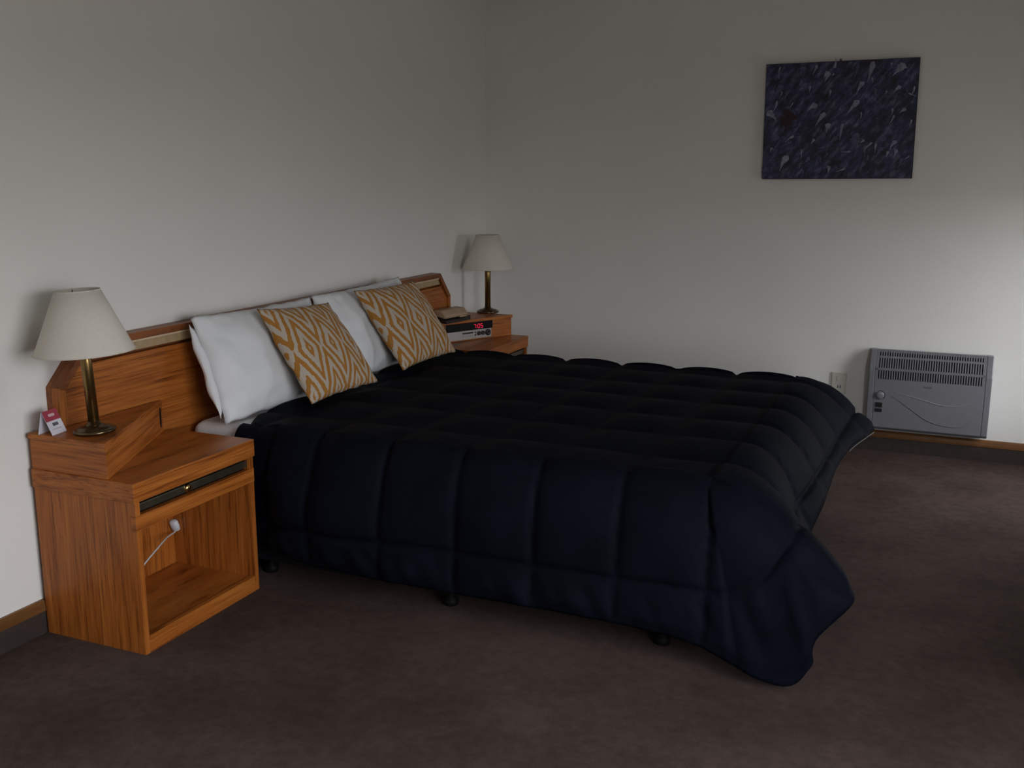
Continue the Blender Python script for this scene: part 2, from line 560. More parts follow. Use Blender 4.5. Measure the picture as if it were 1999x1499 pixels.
def nightstand(yc, s, label):
    """s = +1: outer side towards -y (nearer stand); s = -1: mirrored"""
    t = thing('nightstand', label, 'nightstand', (0, yc, 0), 'pair of nightstands at the ends of the headboard')
    o0 = -s * NW / 2          # outer side
    i0 = s * NW / 2           # inner side

    def bx(x0, x1, ya, yb, z0, z1, bev=0.0015):
        return box(x0, x1, min(ya, yb), max(ya, yb), z0, z1, bev)
    hn_ = ((-3.295 - yc) if s > 0 else (-0.592 - yc)) - s * 0.004
    link_mesh('top', prism([(0.020, o0), (ND, o0), (ND, i0), (0.064, i0), (0.064, hn_), (0.020, hn_)], 0.486, NH, 'z', 0.002), 'oak_veneer_y', t)
    link_mesh('side_panel', bx(0.020, ND - 0.004, o0 + s * 0.006, o0 + s * 0.026, 0.0, 0.486), 'oak_veneer_z', t)
    link_mesh('side_panel', bx(0.020, ND - 0.004, i0 - s * 0.006, i0 - s * 0.026, 0.0, 0.486), 'oak_veneer_z', t)
    a, b = o0 + s * 0.0262, i0 - s * 0.0262
    link_mesh('back_panel', bx(0.062, 0.072, a, b, 0.05, 0.40), 'oak_veneer_z', t)
    link_mesh('shelf', bx(0.062, ND - 0.024, a, b, 0.034, 0.052), 'oak_veneer_y', t)
    link_mesh('plinth', bx(ND - 0.0235, ND - 0.004, a, b, 0.0, 0.056), 'oak_veneer_y', t)
    dr = link_mesh('drawer', bx(0.075, ND - 0.024, a + s * .002, b - s * .002, 0.396, 0.440), 'oak_veneer_y', t)
    link_mesh('drawer_rail', bx(ND - 0.0235, ND - 0.003, o0 + s * 0.004, i0 - s * 0.004, 0.396, 0.444), 'oak_veneer_y', dr)
    link_mesh('recess', bx(ND - 0.040, ND - 0.030, a, b, 0.4405, 0.4855), 'shadow_gap', dr)
    link_mesh('pull_strip', bx(ND - 0.0295, ND - 0.014, o0 + s * .012, i0 - s * .012, 0.4515, 0.4745, 0.002), 'pull_strip_metal', dr)
    kb = lathe([(0.001, -0.012), (0.010, -0.010), (0.014, -0.002), (0.012, 0.004), (0.001, 0.006)], 20)
    kb.transform(Matrix.Rotation(math.radians(90), 4, 'Y'))
    kb.transform(Matrix.Translation((ND - 0.012, o0 + s * 0.245, 0.463)))
    link_mesh('knob', kb, 'polished_brass', dr, True)
    # raised wedge block with the diagonal face
    yo = o0
    he = (-3.295 - yc) if s > 0 else (-0.592 - yc)
    he = he - s * 0.004
    yin = yo + s * 0.535
    poly = [(0.020, yo), (BX, yo), (0.064, yin), (0.064, he), (0.020, he)]
    blk = link_mesh('riser_block', prism([(p[0] - (0.006 if 0.1 < p[0] else 0), p[1] + (s * 0.006 if p[1] == yo else 0)) for p in poly], NH, BZ - 0.016, 'z', 0.001), 'oak_veneer_x', t)
    link_mesh('riser_top', prism(poly, BZ - 0.016, BZ, 'z', 0.0015), 'oak_veneer_y', blk)
    # vertical cable slot near the thin end of the diagonal face
    p0 = Vector((BX - 0.006, yo, 0))
    p1 = Vector((0.064, yin, 0))
    dirv = (p1 - p0).normalized()
    nrm = Vector((dirv.y, -dirv.x, 0))
    if nrm.x < 0:
        nrm = -nrm
    L = (p1 - p0).length
    c = p0 + dirv * (L - 0.030) + nrm * 0.0005
    sl = bmesh.new()
    ring = []
    for dz in (0, 1):
        pass
    pts = []
    for k in range(16):
        an = 2 * math.pi * k / 16
        pts.append((0.007 * math.cos(an), 0.036 * math.sin(an)))
    va = [sl.verts.new(c + dirv * q[0] + Vector((0, 0, 0.602 + q[1])) + nrm * 0.002) for q in pts]
    vb = [sl.verts.new(c + dirv * q[0] + Vector((0, 0, 0.602 + q[1])) - nrm * 0.004) for q in pts]
    sl.faces.new(va)
    sl.faces.new(vb[::-1])
    for k in range(16):
        sl.faces.new((va[k], va[(k + 1) % 16], vb[(k + 1) % 16], vb[k]))
    if s > 0:
        link_mesh('cable_slot', sl, 'shadow_gap', blk)
    else:
        sl.free()
    return t, blk, p0, dirv, nrm, L


Y0, Y1 = -3.396, -2.825
YF = -0.361
ns1, blk1, *_ = nightstand((Y0 + Y1) / 2, 1, 'oak nightstand with open shelf, nearest the viewer, holding the tent card')
ns2, blk2, rp0, rdir, rnrm, rL = nightstand(YF - NW / 2, -1, 'oak nightstand in the far corner with a clock radio set in its riser')

# clock radio set into the diagonal face of the far riser


def radio_frame(u, z, out=0.0):
    return rp0 + rdir * u + rnrm * out + Vector((0, 0, z))


def radio_box(u0, u1, z0, z1, o0, o1, bev=0.0):
    b = box(u0, u1, o0, o1, z0, z1, bev)
    M = Matrix((rdir, rnrm, Vector((0, 0, 1)))).transposed().to_4x4()
    M.translation = rp0
    b.transform(M)
    return b


RU0, RU1 = 0.155, 0.47
RZ0, RZ1 = 0.552, 0.642
radio = link_mesh('clock_radio', radio_box(RU0, RU1, RZ0, RZ1, -0.002, 0.010, 0.002), 'silver_panel', ns2)
radio['label'] = 'silver clock radio panel with a black red-lit display'
link_mesh('display_window', radio_box(RU0 - 0.003, RU1, RZ1 - 0.040, RZ1 + 0.002, 0.0101, 0.016, 0.002), 'gloss_black', radio)
# seven segment digits reading 7:05
SEG = {'a': (0.1, 0.9, 0.94, 1.06), 'd': (0.1, 0.9, -0.06, 0.06), 'g': (0.1, 0.9, 0.44, 0.56), 'f': (-0.06, 0.1, 0.53, 0.97), 'e': (-0.06, 0.1, 0.03, 0.47), 'b': (0.9, 1.06, 0.53, 0.97), 'c': (0.9, 1.06, 0.03, 0.47)}
DIG = {'7': 'abc', '0': 'abcdef', '5': 'afgcd'}
dg = bmesh.new()
DW, DH = 0.014, 0.021
dz = RZ1 - 0.031
ucur = 0.285


def seg_box(u, z0, z1, u2):
    # u runs leftwards in the photo, so mirror
    b = radio_box(min(u, u2), max(u, u2), z0, z1, 0.0161, 0.0168)
    merge(dg, b)


for ch in '7:05':
    if ch == ':':
        for zz in (0.3, 0.7):
            seg_box(ucur, dz + zz * DH - 0.0015, dz + zz * DH + 0.0015, ucur - 0.003)
        ucur -= 0.008
        continue
    for sname in DIG[ch]:
        a0, a1, b0, b1 = SEG[sname]
        seg_box(ucur - a0 * DW, dz + b0 * DH, dz + b1 * DH, ucur - a1 * DW)
    ucur -= DW + 0.006
link_mesh('time_digits', dg, 'led_red', radio)


def radio_disc(u, z, r, depth, mat, nm):
    b = lathe([(r, 0.0), (r, depth * 0.8), (r * 0.9, depth), (r * 0.35, depth), (r * 0.3, depth * 0.8)], 24)
    M = Matrix((rdir, Vector((0, 0, 1)), rnrm)).transposed().to_4x4()
    M.translation = radio_frame(u, z, 0.0101)
    b.transform(M)
    return link_mesh(nm, b, mat, radio, True)


radio_disc(0.183, 0.580, 0.0170, 0.010, 'black_plastic', 'tuning_dial')
radio_disc(0.218, 0.580, 0.0115, 0.008, 'black_plastic', 'knob')
radio_disc(0.246, 0.580, 0.0115, 0.008, 'black_plastic', 'knob')
for zz in (0.5865, 0.572):
    link_mesh('slide_switch', radio_box(0.266, 0.274, zz - 0.004, zz + 0.005, 0.0101, 0.014, 0.001), 'black_plastic', radio)
for k in range(6):
    u = 0.286 + k * 0.0125
    link_mesh('button', radio_box(u, u + 0.0105, 0.5835, 0.5915, 0.0101, 0.014, 0.001), 'black_plastic', radio)
    link_mesh('button_print', radio_box(u + 0.001, u + 0.009, 0.5695, 0.5725, 0.0101, 0.0106), 'print_grey', radio)

# ------------------------------------------------------------------ lamps


def lamp(loc, label, tilt=(0, 0, 0), sc=1.0):
    t = thing('table_lamp', label, 'lamp', loc, 'pair of brass bedside lamps', tilt)
    link_mesh('base', lathe([(0.060, 0.0), (0.063, 0.003), (0.063, 0.009), (0.058, 0.012), (0.052, 0.013), (0.050, 0.017), (0.034, 0.021), (0.020, 0.026), (0.018, 0.034)], 48), 'dark_brass', t, True)
    link_mesh('stem', lathe([(0.0165, 0.026), (0.0165, 0.215), (0.0165, 0.262), (0.009, 0.266), (0.009, 0.285)], 32), 'antique_brass', t, True)
    link_mesh('bulb_holder', lathe([(0.014, 0.286), (0.016, 0.290), (0.016, 0.325), (0.012, 0.330)], 24), 'black_plastic', t, True)
    zb, zt, rb, rtp = 0.250, 0.438, 0.145, 0.065
    prof = [(rb, zb), (rb * .5 + rtp * .5, (zb + zt) / 2), (rtp, zt), (rtp - .0018, zt), (rb * .5 + rtp * .5 - .0018, (zb + zt) / 2), (rb - .0018, zb), (rb, zb)]
    sh = link_mesh('shade', lathe(prof, 64, False), 'shade_fabric', t, True)
    for (r, z) in ((rb, zb + 0.001), (rtp, zt - 0.001)):
        circ = [(r * math.cos(2 * math.pi * k / 48), r * math.sin(2 * math.pi * k / 48), z) for k in range(49)]
        link_mesh('shade_rim', tube(circ, 0.0018, 8), 'shade_fabric', sh, True)
    # spider fitting that carries the shade on the bulb holder
    sp = bmesh.new()
    for k in range(3):
        an = 2 * math.pi * k / 3 + 0.5
        tube([(0.012 * math.cos(an), 0.012 * math.sin(an), 0.33), (rtp * math.cos(an), rtp * math.sin(an), zt - 0.004)], 0.0015, 6, sp)
    link_mesh('shade_fitting', sp, 'antique_brass', t)
    return t


lamp((0.2, -3.302, BZ + 0.0022), 'brass table lamp with cream cone shade on the nightstand nearest the viewer', (0.018, -0.038, 0))
lamp((0.166, -0.335, BZ + 0.0003), 'brass table lamp with cream cone shade in the far corner by the clock radio', (0, 0, 0))

# ------------------------------------------------------------------ tent card on the near riser
card = thing('tent_card', 'small red and white folded card standing beside the near lamp', 'card', (0.082, -3.362, BZ), None, (0, 0, math.radians(10)))


def lean_panel(w, h, th, z0, z1, off, mat, nm, parent, u0=None, u1=None):
    """panel on the front leaf of the tent; the leaf leans back by 'lean'"""
    lean = math.radians(25)
    u0 = -w / 2 if u0 is None else u0
    u1 = w / 2 if u1 is None else u1
    b = box(off, off + th, u0, u1, z0, z1)
    b.transform(Matrix.Rotation(-lean, 4, 'Y'))
    b.transform(Matrix.Translation((0.030, 0, 0.0006)))
    return link_mesh(nm, b, mat, parent)


front = lean_panel(0.066, 0.072, 0.0008, 0, 0.078, 0.0, 'card_white', 'front_leaf', card)
bb = box(-0.0008, 0.0, -0.033, 0.033, 0, 0.0718)
bb.transform(Matrix.Rotation(math.radians(12.5), 4, 'Y'))
bb.transform(Matrix.Translation((-0.0195, 0, 0.0006)))
link_mesh('back_leaf', bb, 'card_white', card)
lean_panel(0.066, 0, 0.0003, 0.044, 0.078, 0.0009, 'card_red', 'red_header', front)
pb = bmesh.new()
for k in range(5):
    u = -0.013 + k * 0.0058
    box(0.0013, 0.0016, u, u + 0.004, 0.058 - 0.001 * (k % 2), 0.066, bm=pb)
pb.transform(Matrix.Rotation(-math.radians(25), 4, 'Y'))
pb.transform(Matrix.Translation((0.030, 0, 0.0006)))
link_mesh('header_print', pb, 'print_pale', front)
pb = bmesh.new()
for k in range(4):
    u = -0.011 + k * 0.0062
    box(0.0009, 0.0012, u, u + 0.0052, 0.027, 0.037, bm=pb)
pb.transform(Matrix.Rotation(-math.radians(25), 4, 'Y'))
pb.transform(Matrix.Translation((0.030, 0, 0.0006)))
link_mesh('bold_print', pb, 'print_dark', front)
pb = bmesh.new()
for k in range(7):
    u = -0.021 + k * 0.006
    box(0.0009, 0.0012, u, u + 0.0042, 0.0155, 0.0185, bm=pb)
pb.transform(Matrix.Rotation(-math.radians(25), 4, 'Y'))
pb.transform(Matrix.Translation((0.030, 0, 0.0006)))
link_mesh('small_print', pb, 'print_lilac', front)

# ------------------------------------------------------------------ plug and lead in the near nightstand
cord = thing('power_cord', 'white power plug and lead inside the open shelf of the near nightstand', 'cord', (0.088, -2.866, 0.053))
pl = bmesh.new()
bmp = lathe([(0.010, -0.024), (0.017, -0.020), (0.019, 0.0), (0.017, 0.016), (0.010, 0.020)], 20)
bmp.transform(Matrix.Scale(0.75, 4, (0, 1, 0)))
bmp.transform(Matrix.Rotation(0.35, 4, 'X'))
bmp.transform(Matrix.Translation((0.0, 0.0, 0.148)))
link_mesh('plug', bmp, 'white_plastic', cord, True)
cp = spline([(0.002, 0.004, 0.128), (0.012, -0.018, 0.126), (0.045, -0.085, 0.138), (0.08, -0.16, 0.140), (0.112, -0.29, 0.106), (0.135, -0.39, 0.05), (0.15, -0.44, 0.0035), (0.10, -0.47, 0.0035)], 40)
link_mesh('lead', tube(cp, 0.0028, 8), 'white_plastic', cord, True)

# ------------------------------------------------------------------ telephone on the far riser
ph = thing('telephone', 'beige desk telephone on the far riser beside the cushion', 'telephone', (0.118, -0.72, BZ), None, (0, 0, math.radians(-12)))
base = prism([(-0.045, 0.0), (0.062, 0.0), (0.062, 0.014), (-0.045, 0.036)], -0.105, 0.105, 'y', 0.003)
link_mesh('base', base, 'black_plastic', ph)
# handset lying on top, wedge-like, with ear and mouth ends
hs = bmesh.new()
b = prism([(-0.036, 0.028), (0.046, 0.016), (0.052, 0.034), (0.020, 0.052), (-0.032, 0.054)], -0.098, 0.098, 'y', 0.007)
for v in b.verts:
    k = abs(v.co.y) / 0.098
    v.co.z += 0.010 * (k ** 2) if v.co.z > 0.045 else 0.0
    v.co.x *= 0.86 + 0.14 * k
merge(hs, b)
hs.transform(Matrix.Translation((0, 0, 0.006)))
link_mesh('handset', hs, 'beige_plastic', ph, True)
link_mesh('ear_pad', box(0.046, 0.0515, 0.022, 0.082, 0.020, 0.030, 0.003), 'tan_trim', ph)
coil = []
for k in range(90):
    a = k / 89
    coil.append((0.035 - 0.02 * a + 0.006 * math.cos(k * 1.1), 0.106 + 0.05 * a, 0.008 + 0.006 * math.sin(k * 1.1) + 0.002))
link_mesh('coiled_cord', tube(coil, 0.0016, 6), 'black_plastic', ph, True)

# ------------------------------------------------------------------ bed base and mattress
bx0, bx1, by0, by1 = 0.068, 2.03, -2.715, -1.045
bed = thing('bed_base', 'low black upholstered bed base on small feet under the quilt', 'bed base', ((bx0 + bx1) / 2, (by0 + by1) / 2, 0))
hx, hy = (bx1 - bx0) / 2, (by1 - by0) / 2
link_mesh('divan_box', box(-hx, hx, -hy, hy, 0.052, 0.330, 0.012, None, 3), 'black_bed_fabric', bed)
for fx in (0.365, 1.105, 1.845):
    for fy in (by0 + 0.035, by1 - 0.035):
        ft = lathe([(0.020, 0.0), (0.026, 0.004), (0.027, 0.020), (0.024, 0.026), (0.014, 0.034), (0.012, 0.0545)], 20)
        link_mesh('foot', ft, 'cast_rubber', bed, True, (fx - (bx0 + bx1) / 2, fy - (by0 + by1) / 2, 0))
mat = bmesh.new()
box(-hx, hx + 0.0, -hy - 0.02, hy + 0.02, 0.331, 0.552, 0.045, mat, 5)
mo = link_mesh('mattress', mat, 'white_cotton', None, True, ((bx0 + bx1) / 2, (by0 + by1) / 2, 0))
tag(mo, 'white sheeted mattress corner showing between near nightstand and quilt', 'mattress')

# ------------------------------------------------------------------ quilt
QC = 0.272           # quilting square
ZQ = 0.556
TX0, TX1, TY0, TY1 = 0.0, 1.985, -2.700, -1.075


def head_x(y):
    a = smoothstep(-2.42, -2.74, y)
    b = smoothstep(-1.30, -1.05, y)
    return 0.208 + 0.090 * a * a + 0.03 * b


def hermite_keys(keys, tau):
    ts = [k[0] for k in keys]
    i = 0
    while i < len(ts) - 2 and tau > ts[i + 1]:
        i += 1
    t0, t1 = ts[i], ts[i + 1]
    u = (tau - t0) / (t1 - t0)
    P = [Vector(k[1]) for k in keys]

    def tan(j):
        if j == 0:
            return (P[1] - P[0]) / (ts[1] - ts[0])
        if j == len(P) - 1:
            return (P[-1] - P[-2]) / (ts[-1] - ts[-2])
        return (P[j + 1] - P[j - 1]) / (ts[j + 1] - ts[j - 1])
    h = t1 - t0
    m0, m1 = tan(i) * h, tan(i + 1) * h
    return P[i] * (2 * u ** 3 - 3 * u * u + 1) + m0 * (u ** 3 - 2 * u * u + u) + P[i + 1] * (-2 * u ** 3 + 3 * u * u) + m1 * (u ** 3 - u * u)


# tau: 0..1 near side, 1..1.3 near foot corner, 1.3..2.3 foot, 2.3..2.6 far foot corner, 2.6..3.6 far side
HEM = [(0.0, (0.31, -2.775, 0.17)), (0.12, (0.47, -2.805, 0.14)), (0.22, (0.66, -2.83, 0.125)), (0.5, (1.15, -2.835, 0.115)),
       (0.78, (1.66, -2.840, 0.118)), (0.94, (1.98, -2.848, 0.098)), (1.05, (2.17, -2.862, 0.035)), (1.12, (2.265, -2.862, 0.035)),
       (1.19, (2.312, -2.855, 0.10)), (1.25, (2.322, -2.845, 0.175)), (1.33, (2.412, -2.785, 0.292)), (1.42, (2.30, -2.58, 0.275)),
       (1.6, (2.225, -2.30, 0.262)), (1.75, (2.24, -2.05, 0.32)), (1.95, (2.24, -1.68, 0.345)), (2.15, (2.262, -1.36, 0.35)),
       (2.36, (2.325, -1.02, 0.352)), (2.5, (2.20, -0.955, 0.27)), (2.65, (1.98, -0.945, 0.23)), (3.1, (1.1, -0.95, 0.22)), (3.6, (0.29, -0.985, 0.24))]


def tau_list():
    out = []
    nn, nc, nf, nr = 150, 30, 96, 76
    for k in range(nn):
        out.append(('n', k / (nn - 1), k / (nn - 1)))
    for k in range(1, nc):
        out.append(('c', k / nc, 1 + 0.3 * k / nc))
    for k in range(nf):
        out.append(('f', k / (nf - 1), 1.3 + k / (nf - 1)))
    for k in range(1, nc):
        out.append(('d', k / nc, 2.3 + 0.3 * k / nc))
    for k in range(nr):
        out.append(('r', k / (nr - 1), 2.6 + k / (nr - 1)))
    return out, nn, nf, nr


TAUS, NN, NF, NR = tau_list()
NWV = 58
bmq = bmesh.new()
hgt = {}
rows = []


def quilt_h(u, v, amp):
    a = abs(math.sin(math.pi * u / QC))
    b = abs(math.sin(math.pi * v / QC))
    return amp * (a ** 0.7) * (b ** 0.7)


def side_h(u, v, amp):
    a = abs(math.sin(math.pi * u / QC))
    b = abs(math.sin(math.pi * v / QC))
    if abs(v) < QC / 2:
        b = 1 - (1 - b) * 0.28
    da = abs((u / QC + 0.5) % 1.0 - 0.5) * QC
    db = abs((v / QC + 0.5) % 1.0 - 0.5) * QC
    gr_ = max(math.exp(-(da / 0.009) ** 2), math.exp(-(db / 0.009) ** 2) * (0.25 if abs(v) < QC / 2 else 1.0))
    return amp * (a ** 0.5) * (b ** 0.42) - 0.35 * amp * gr_


UOFF = 1.188          # a seam crosses x = UOFF
for kind, t, tau in TAUS:
    hem = hermite_keys(HEM, tau)
    if kind == 'n':
        xh = head_x(TY0)
        T = Vector((xh + (TX1 - xh) * t, TY0, ZQ))
        nrm = Vector((0, -1, 0))
        ucoord = None
    elif kind == 'c':
        T = Vector((TX1, TY0, ZQ))
        an = t * math.pi / 2
        nrm = Vector((math.sin(an), -math.cos(an), 0))
    elif kind == 'f':
        T = Vector((TX1, TY0 + (TY1 - TY0) * t, ZQ))
        nrm = Vector((1, 0, 0))
    elif kind == 'd':
        T = Vector((TX1, TY1, ZQ))
        an = t * math.pi / 2
        nrm = Vector((math.cos(an), math.sin(an), 0))
    else:
        xh = head_x(TY1)
        T = Vector((TX1 + (xh - TX1) * t, TY1, ZQ))
        nrm = Vector((0, 1, 0))
    dlt = hem - T
    L = dlt.length
    dn = (dlt.normalized() * 0.45 + Vector((0, 0, -1)) * 0.55).normalized()
    if kind in ('c', 'f', 'd'):
        dn = (dlt.normalized() * 0.75 + Vector((0, 0, -1)) * 0.25).normalized()
    P0, P1, P2, P3 = T, T + nrm * (0.115 if kind in 'nr' else 0.13), hem - dn * L * 0.42, hem
    row = []
    acc = 0.0
    prev = T
    for j in range(1, NWV + 1):
        w = j / NWV
        p = P0 * (1 - w) ** 3 + P1 * 3 * w * (1 - w) ** 2 + P2 * 3 * w * w * (1 - w) + P3 * w ** 3
        acc += (p - prev).length
        prev = p.copy()
        # seam coordinates
        if kind in ('n', 'r'):
            uu = p.x - UOFF
            vv = acc - 0.085
        elif kind == 'f':
            uu = p.y - TY0 + 0.085
            vv = acc - 0.019
        else:
            uu = QC / math.pi * math.asin(0.35 + (0.45 * t if kind == 'c' else 0.45 * (1 - t)))
            vv = acc - (0.085 * (1 - t) + 0.019 * t if kind == 'c' else 0.019 * (1 - t) + 0.085 * t)
        amp = 0.024 * smoothstep(0.0, 0.1, 1 - w + 0.02)
        h = side_h(uu, vv, amp)
        if kind in ('c', 'd'):
            h = h * smoothstep(0.0, 0.16, acc) + 0.006 * (1 - smoothstep(0.0, 0.16, acc))
        # gathered folds in the lowest row of the hanging side
        g = smoothstep(0.27, 0.34, vv) * smoothstep(-0.005, 0.04, L + 0.06 - acc)
        if kind in ('n', 'c'):
            h += g * 0.012 * noise.noise(Vector((p.x * 20 + p.z * 9, p.z * 5, 0.3)))
            h += 0.006 * noise.noise(Vector((p.x * 9, p.z * 6, 1.3)))
            # the quilt billows out just past the nightstand front
            bl = smoothstep(0.44, 0.56, p.x) * smoothstep(1.15, 0.7, p.x) * math.exp(-((p.z - 0.30) / 0.12) ** 2)
            p = p + Vector((0, -0.045 * bl, 0))
            if p.x < 0.46:
                p.y = max(p.y, -2.795)
                h *= 0.3
        v = bmq.verts.new(p)
        hgt[v] = h
        row.append(v)
    rows.append((kind, T, row))

# top patch
xs_t = [k / (NN - 1) for k in range(NN)]
grid = []
for j in range(NF):
    y = TY0 + (TY1 - TY0) * j / (NF - 1)
    xh = head_x(y)
    line = []
    for t in xs_t:
        x = xh + (TX1 - xh) * t
        z = ZQ
        z -= 0.030 * max(0.0, 1 - (x - xh) / 0.05) ** 2
        z += 0.006 * noise.noise(Vector((x * 2.1, y * 2.1, 0.0)))
        v = bmq.verts.new((x, y, z))
        hgt[v] = quilt_h(x - UOFF, y - TY0 + 0.085, 0.019) * smoothstep(0, 0.06, x - xh) + 0.0015 * noise.noise(Vector((x * 8, y * 8, 4.0)))
        line.append(v)
    grid.append(line)
for j in range(NF - 1):
    for i in range(NN - 1):
        bmq.faces.new((grid[j][i], grid[j][i + 1], grid[j + 1][i + 1], grid[j + 1][i]))


def top_vert(k):
    kind, t, tau = TAUS[k]
    if kind == 'n':
        return grid[0][min(int(round(t * (NN - 1))), NN - 1)]
    if kind == 'c':
        return grid[0][NN - 1]
    if kind == 'f':
        return grid[int(round(t * (NF - 1)))][NN - 1]
    if kind == 'd':
        return grid[NF - 1][NN - 1]
    return grid[NF - 1][int(round((1 - t) * (NN - 1)))]


def safe_face(vs):
    u = []
    for v in vs:
        if v not in u:
            u.append(v)
    if len(u) >= 3:
        try:
            bmq.faces.new(u)
        except ValueError:
            pass


for k in range(len(TAUS) - 1):
    ra, rb = rows[k][2], rows[k + 1][2]
    if rows[k][0] != 'r' or rows[k + 1][0] != 'r':
        safe_face((top_vert(k), ra[0], rb[0], top_vert(k + 1)))
    else:
        ia = int(round((1 - TAUS[k][1]) * (NN - 1)))
        ib = int(round((1 - TAUS[k + 1][1]) * (NN - 1)))
        safe_face([ra[0], rb[0]] + [grid[NF - 1][q] for q in range(ib, ia + 1)])
    for j in range(NWV - 1):
        safe_face((ra[j], ra[j + 1], rb[j + 1], rb[j]))
bmq.normal_update()
off = {v: v.normal * h for v, h in hgt.items()}
for v, o in off.items():
    v.co += o
    v.co.z = max(v.co.z, 0.012)
qx, qy = 1.1, -1.88
bmq.transform(Matrix.Translation((-qx, -qy, 0)))
quilt = link_mesh('quilt', bmq, 'navy_quilt', None, True, (qx, qy, 0), False)
tag(quilt, 'navy black square-stitched quilt draped over the bed to the floor', 'quilt')
sm = quilt.modifiers.new('thickness', 'SOLIDIFY')
sm.thickness = 0.016
sm.offset = -1
hp = [hermite_keys(HEM, 2.12 + 0.2 * k / 30) + Vector((-qx + 0.004, -qy, -0.004)) for k in range(31)]
link_mesh('hem_piping', tube(hp, 0.0022, 6), 'piping_grey', quilt, True)

# ------------------------------------------------------------------ pillows and cushions


def pillow_mesh(w, h, th, pinch, power, wr, seed, n=40, uvs=False):
    bm = bmesh.new()
    uvl = bm.loops.layers.uv.new('UVMap') if uvs else None
    layers = []
    for side in (1, -1):
        g = []
        for j in range(n + 1):
            r = []
            for i in range(n + 1):
                u, v = 2 * i / n - 1, 2 * j / n - 1
                edge = (i in (0, n) or j in (0, n))
                if side == -1 and edge:
                    r.append(layers[0][j][i])
                    continue
                sx = 1 - pinch * (1 - v * v) * 0
                x = u * w / 2 * (1 - pinch * (1 - u * u * 0) * (1 - abs(v) ** 2.0) * 0 - pinch * (1 - v * v) * abs(u) ** 3)
                y = v * h / 2 * (1 - pinch * (1 - u * u) * abs(v) ** 3)
                f = max(0.0, (1 - abs(u) ** power)) ** 0.62 * max(0.0, (1 - abs(v) ** power)) ** 0.62
                z = side * th / 2 * f
                z += wr * f ** 0.5 * noise.noise(Vector((x * 9 + seed, y * 9, side * 3.0)))
                ed = 1 - f
                z += wr * 0.8 * ed * noise.noise(Vector((x * 26 + seed, y * 26, side))) * (0 if edge else 1)
                if edge:
                    x += 0.35 * wr * noise.noise(Vector((seed, v * 5, u * 3)))
                    y += 0.35 * wr * noise.noise(Vector((u * 5, seed, v * 3)))
                r.append(bm.verts.new((x, y, z)))
            g.append(r)
        layers.append(g)
        for j in range(n):
            for i in range(n):
                q = (g[j][i], g[j][i + 1], g[j + 1][i + 1], g[j + 1][i])
                ij = ((i, j), (i + 1, j), (i + 1, j + 1), (i, j + 1))
                if side == -1:
                    q, ij = q[::-1], ij[::-1]
                f = bm.faces.new(q)
                if uvs:
                    for lp, (a, b) in zip(f.loops, ij):
                        lp[uvl].uv = (a / n, b / n)
    return bm


def place_axes(o, centre, xaxis, yaxis):
    X = Vector(xaxis).normalized()
    Y = Vector(yaxis)
    Y = (Y - X * Y.dot(X)).normalized()
    Z = X.cross(Y)
    M = Matrix((X, Y, Z)).transposed().to_4x4()
    M.translation = Vector(centre)
    o.matrix_world = M


PG = 'white bed pillows against the headboard'
p1 = link_mesh('pillow', pillow_mesh(0.745, 0.405, 0.15, 0.05, 2.6, 0.020, 3.1), 'white_cotton', None, True)
place_axes(p1, (0.180, -2.375, 0.745), (0, 1, -0.015), (-0.14, 0.015, 0.385))
tag(p1, 'white pillow propped at the near end of the headboard, its open end showing', 'pillow', PG)
fl = pillow_mesh(0.10, 0.355, 0.035, 0.10, 3, 0.014, 9.0, 16)
flap = link_mesh('case_flap', fl, 'white_cotton', p1, True)
flap.matrix_parent_inverse = Matrix()
flap.location = (-0.338, 0.0, -0.028)
flap.rotation_euler = (0, math.radians(28), 0)
p2 = link_mesh('pillow', pillow_mesh(0.745, 0.405, 0.15, 0.05, 2.6, 0.020, 8.4), 'white_cotton', None, True)
place_axes(p2, (0.180, -1.622, 0.750), (0, 1, 0.02), (-0.14, 0.0, 0.385))
tag(p2, 'white pillow propped at the far end of the headboard, between the two cushions', 'pillow', PG)


def quad_cushion(TL, TR, BR, BL, label, seed):
    TL, TR, BR, BL = (Vector(p) for p in (TL, TR, BR, BL))
    c = (TL + TR + BR + BL) / 4
    X = ((TR - TL) + (BR - BL)) / 2
    Y = ((TL - BL) + (TR - BR)) / 2
    b = pillow_mesh(X.length, Y.length, 0.13, 0.05, 2.4, 0.012, seed, 40, True)
    o = link_mesh('cushion', b, 'ikat_cotton', None, True)
    place_axes(o, c, X, Y)
    # shear the square so that its corners sit where they lie on the bed
    Mi = o.matrix_world.inverted()
    w, h = X.length, Y.length
    crn = [Mi @ p for p in (BL, BR, TR, TL)]
    ref = [Vector((-w / 2, -h / 2, 0)), Vector((w / 2, -h / 2, 0)), Vector((w / 2, h / 2, 0)), Vector((-w / 2, h / 2, 0))]
    dd = [a - b_ for a, b_ in zip(crn, ref)]
    for v in o.data.vertices:
        u, t = v.co.x / w + 0.5, v.co.y / h + 0.5
        v.co += dd[0] * (1 - u) * (1 - t) + dd[1] * u * (1 - t) + dd[2] * u * t + dd[3] * (1 - u) * t
    return tag(o, label, 'cushion', 'ochre and white diamond patterned cushions')


quad_cushion((0.215, -2.50, 0.945), (0.23, -2.045, 0.918), (0.425, -1.985, 0.588), (0.415, -2.458, 0.59), 'ochre and white diamond cushion leaning on the near pillow', 2.0)
quad_cushion((0.215, -1.825, 0.942), (0.225, -1.305, 0.937), (0.40, -1.21, 0.59), (0.40, -1.735, 0.59), 'ochre and white diamond cushion nearest the telephone', 5.0)

